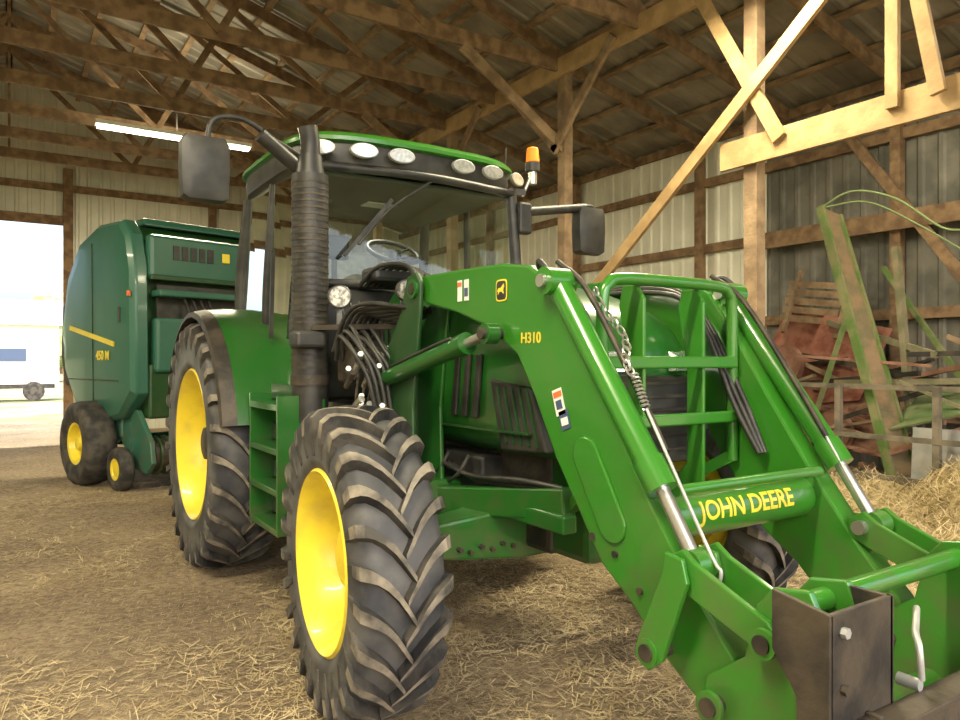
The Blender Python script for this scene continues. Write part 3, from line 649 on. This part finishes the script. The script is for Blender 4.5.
def plain_wheel(nm,c,R,W,rr,s):
    x=W/2
    lathe(nm+'_tire',[(-x*.8,rr),(-x,rr+.06),(-x,R-.08),(-x*.85,R-.02),(-x*.4,R),(0,R+.003),(x*.4,R),(x*.85,R-.02),(x,R-.08),(x,rr+.06),(x*.8,rr)],rubber,48,c,0,1,60)
    lathe(nm+'_rim',[(x*.85,rr+.01),(x*.8,rr-.02),(x*.35,rr-.05),(x*.3,.1),(x*.7,.08),(x*.75,0)],yellow,36,c,0,s,40)
for s in(-1,1):
    plain_wheel('main_wheel',(s*1.30,1.0,.52),.52,.36,.25,s)
    plain_wheel('gauge_wheel',(s*1.22,.22,.26),.26,.16,.12,s)
    beam('gauge_arm',(s*1.1,.22,.26),(s*1.08,.3,.8),.04,.06,balerg)
beam('gauge_bracket',(-1.16,.22,.27),(-1.05,.22,.5),.05,.05,balerg)
# ================================================================== SCRAP PILE
S=group('scrap_machinery_pile')
fg=M('faded_green',(.09,.16,.035),.65,0,(.20,.20,.09),5,bump=.3,detail=8)
olive=M('olive_post',(.15,.15,.08),.75,0,(.24,.21,.13),6,bump=.2)
def lerp(a,b,t): return tuple(a[i]+(b[i]-a[i])*t for i in range(3))
A0,A1=(7.4,4.60,3.22),(7.35,3.80,.35); C0,C1=(7.55,4.48,3.12),(7.5,3.64,.35)
# trough-like hay elevator: two side rails, a narrow back pan and a few chain paddles
pan=[A0,A1,C1,C0]
mk('elevator_pan',[lerp(A0,A1,.0),lerp(A0,A1,.98),lerp(C0,C1,.98),lerp(C0,C1,.0)],[(0,1,2,3)],M('rusty_pan',(.12,.10,.05),.8,0,(.20,.13,.07),6,bump=.3)).modifiers.new('s','SOLIDIFY').thickness=.015
multi('elevator_rails',[(A0,A1,.04,.09),(C0,C1,.04,.07)],fg)
multi('elevator_paddles',[(lerp(A0,A1,t),lerp(C0,C1,t),.02,.05) for t in(.22,.47,.74)],olive)
multi('green_frame_bars',[((7.9,4.05,2.75),(7.9,3.85,.3),.09,.06),((8.2,5.0,2.0),(7.8,3.6,1.6),.06,.06),((7.7,4.6,1.3),(7.7,3.2,1.35),.08,.06)],olive)
multi('green_frame_bars',[((8.3,4.4,2.6),(8.3,3.3,.9),.05,.05),((7.6,5.0,.3),(7.9,4.5,2.3),.05,.06)],fg)
pg=M('pale_green',(.18,.25,.10),.6)
tube('bent_tube',[(7.4,4.60,3.2),(7.5,4.3,3.34),(7.6,3.9,3.2),(7.7,3.5,2.85),(7.7,3.2,2.8)],.012,pg,8)
tube('bent_tube',[(7.4,4.60,3.2),(7.6,4.2,3.22),(7.8,3.8,2.95),(7.9,3.3,2.55)],.010,pg,8)
def sheet(nm,p,mat): mk(nm,p,[(0,1,2,3)],mat).modifiers.new('s','SOLIDIFY').thickness=.02
rb=M('rust_brown',(.16,.075,.045),.8,0,(.28,.15,.10),6,bump=.3)
sheet('rust_sheet',[(8.2,6.1,1.1),(8.2,4.7,.9),(8.5,4.5,1.9),(8.5,5.7,2.3)],rust)
sheet('rust_sheet',[(7.9,5.4,1.0),(8.0,4.5,1.1),(8.3,4.3,1.9),(8.3,5.1,2.1)],rust)
sheet('rust_sheet',[(7.8,5.0,.6),(7.9,4.2,.5),(8.3,4.1,1.5),(8.2,4.9,1.6)],rb)
sheet('rust_sheet',[(7.7,5.9,.3),(7.7,5.0,.3),(8.1,5.0,1.1),(8.1,5.8,1.2)],rust)
sheet('green_panel',[(7.4,3.9,.85),(7.4,3.2,1.05),(8.1,3.2,1.35),(8.1,3.9,1.2)],M('panel_green',(.10,.17,.06),.6,0,(.18,.22,.1),4))
sheet('tank_sheet',[(7.3,3.6,.25),(7.3,3.1,.25),(7.35,3.1,.9),(7.35,3.6,.9)],galv)
for yy,zz in((5.3,1.5),(4.7,.75)): lathe('machine_pulley',[(-.03,.0),(-.03,.22),(.03,.24),(.03,.0)],rb,24,(7.8,yy,zz))
multi('crate_slats',[((8.3+.05*i,5.7,2.1+.11*i),(8.3+.05*i,4.95,2.0+.11*i),.02,.08) for i in range(5)]+[((8.2,5.6,1.9),(8.6,5.6,2.7),.05,.05),((8.2,4.9,1.8),(8.6,4.9,2.6),.05,.05)],woodp)
B=[]
for i in range(56):
    y=3.0+random.random()*3.2; x=7.5+random.random()*1.0; z=.15+random.random()*1.5
    a=random.uniform(-.5,.5); Ln=random.uniform(.6,1.9)
    B.append(((x,y-Ln/2,z-a*.5),(x+random.uniform(-.3,.3),y+Ln/2,z+a*.5),random.choice([.03,.05,.07]),random.choice([.03,.05])))
multi('loose_bars',B[:22],dark); multi('loose_rusty_bars',B[22:40],rb); multi('loose_boards',B[40:50],woodp); multi('loose_green_bars',B[50:],olive)
multi('low_rails',[((7.2,2.9,1.28),(7.4,5.6,1.28),.03,.05),((7.1,2.9,.80),(7.3,5.6,.78),.03,.05),((7.1,2.9,.4),(7.3,5.6,.38),.04,.07),((7.25,4.3,0),(7.25,4.3,1.3),.06,.06),((7.15,3.3,0),(7.15,3.3,1.3),.06,.06)],M('grey_rail',(.10,.09,.065),.7,0,(.20,.17,.12),6))
# hay + straw
group('hay_pile')
def mound(nm,cx,cy,rx,ry,h):
    V=[];F=[];n=36
    for i in range(n+1):
        for j in range(n+1):
            a=-1+2*i/n;b_=-1+2*j/n; r=min(1,math.sqrt(a*a+b_*b_)); z=h*(1-r*r)
            z+= noise.noise(Vector((a*4+cx,b_*4+cy,0)))*.3*h*(1-r)+noise.noise(Vector((a*14,b_*14,cx)))*.15*h*(1-r)
            V.append((cx+a*rx,cy+b_*ry,z-.01))
    for i in range(n):
        for j in range(n): F.append((i*(n+1)+j,(i+1)*(n+1)+j,(i+1)*(n+1)+j+1,i*(n+1)+j+1))
    mk(nm,V,F,haym,smooth=60)
mounds=[(7.1,4.0,1.3,1.9,.36),(7.15,2.8,.85,.9,.68),(4.4,1.9,1.0,.7,.10),(6.2,3.0,1.2,1.4,.16)]
for i,q in enumerate(mounds): mound('mound',*q)
def straws(nm,N,fn,mat,l0=.04,l1=.16,w=.0022):
    V=[];F=[]
    for _ in range(N):
        x,y,z,ti=fn(); a=random.random()*math.pi*2; Ln=random.uniform(l0,l1); e=random.uniform(-ti,ti)
        d=Vector((math.cos(a)*math.cos(e),math.sin(a)*math.cos(e),math.sin(e)))*Ln/2; p=Vector((-math.sin(a),math.cos(a),random.uniform(-.3,.3)))*w*random.uniform(.5,1.5)
        c=Vector((x,y,z+abs(d.z))); b=len(V); V+=[c-d-p,c+d-p,c+d+p,c-d+p]; F.append((b,b+1,b+2,b+3))
    me=bpy.data.meshes.new(nm); me.from_pydata([tuple(v) for v in V],[],F); me.materials.append(mat)
    ob=bpy.data.objects.new(nm,me); sc.collection.objects.link(ob)
    if PAR[0]: ob.parent=PAR[0]
def f2():
    r=math.sqrt(random.random()); t=random.random()*6.283; c=random.choice(mounds[:2]+mounds[:2]+mounds[2:])
    return c[0]+r*math.cos(t)*c[2],c[1]+r*math.sin(t)*c[3],c[4]*(1-r*r)*1.0,.7
straws('strands',20000,f2,strawm,.06,.22,.0022)
PAR[0]=None
def f1():
    while 1:
        x=random.uniform(-1.5,7.3); y=.6+10.4*random.random()**1.4
        dn=.3+.75*noise.noise(Vector((x*.7,y*.7,3)))+.6*noise.noise(Vector((x*2.6,y*2.6,8)))+ (.45 if x>1.3 and y<5 else 0)
        if random.random()<dn: return x,y,.003+random.random()*.015,.2
straws('straw_litter',90000,f1,strawm,.02,.12,.0015)
# ================================================================== OUTSIDE
group('farm_shed')
pale=M('pale_siding',(.75,.74,.70),.8)
box('shed_body',(-4.5,60,-.05),(3,66,4),pale); prism('shed_roof',[(59.5,4),(63,6),(66.5,4)],-5,3.5,galv)
box('shed_door',(-2,59.9,0),(0.5,60,3),white)
group('parked_van')
vw=M('van_white',(.7,.7,.72),.3)
vx=-.9
prism('van_body',[(33.0,.45),(33.0,2.0),(33.2,2.4),(35,2.4),(35,.45)],vx-2.4,vx+1.6,vw,.1)
prism('van_bonnet',[(33.05,.45),(33.05,1.35),(33.2,1.5),(34.9,1.5),(34.95,.45)],vx+1.6,vx+2.5,vw,.1)
for a,b2 in((-2.1,-1.1),(-.9,.2),(.4,1.45)): box('van_window',(vx+a,32.97,1.5),(vx+b2,33.02,2.0),blue)
box('van_sill',(vx-2.3,32.97,.45),(vx+2.4,33.02,.62),black)
for x in(-1.6,1.7): cyl('van_wheel',(vx+x,32.9,.34),(vx+x,33.2,.34),.37,rubber)
PAR[0]=None
group('tree_line')
leaf=M('foliage',(.20,.28,.12),.9,0,(.40,.46,.26),1.5,bump=1,bscale=4)
for i in range(16):
    x=-40+i*5+random.uniform(-1,1); z=random.uniform(4,7)
    bm=bmesh.new(); bmesh.ops.create_icosphere(bm,subdivisions=3,radius=z*.6)
    for v in bm.verts: v.co*=1+.25*noise.noise(v.co*.8)
    me=bpy.data.meshes.new('tree_crown'); bm.to_mesh(me); bm.free(); me.materials.append(leaf)
    o=bpy.data.objects.new('tree_crown',me); sc.collection.objects.link(o); o.parent=PAR[0]; o.location=(x,95,z*.75)
    cyl('tree_trunk',(x,95,0),(x,95,z*.5),.4,wood)
# ================================================================== LIGHT / WORLD / CAMERA
w=bpy.data.worlds.new('World'); sc.world=w; w.use_nodes=True; n=w.node_tree.nodes; l=w.node_tree.links
sky=n.new('ShaderNodeTexSky'); sky.sky_type='NISHITA'; sky.sun_disc=False; sky.sun_elevation=math.radians(48); sky.sun_rotation=math.radians(200); sky.air_density=1.0; sky.dust_density=6
l.new(sky.outputs[0],n['Background'].inputs[0]); n['Background'].inputs[1].default_value=.62
su=bpy.data.lights.new('sun','SUN'); su.energy=11; su.angle=.02; su.color=(1,.95,.85)
so=bpy.data.objects.new('sun',su); sc.collection.objects.link(so); so.rotation_euler=(math.radians(-25),math.radians(-35),0); so.location=(-10,20,20)
cam=bpy.data.cameras.new('camera'); co=bpy.data.objects.new('camera',cam); sc.collection.objects.link(co); sc.camera=co
cam.sensor_width=36; cam.lens=36*725/960; cam.clip_end=500; cam.clip_start=.05
co.location=(0,0,1.55); co.rotation_euler=(math.radians(90),0,math.radians(-33))
sc.view_settings.view_transform='Standard'; sc.view_settings.exposure=0.1
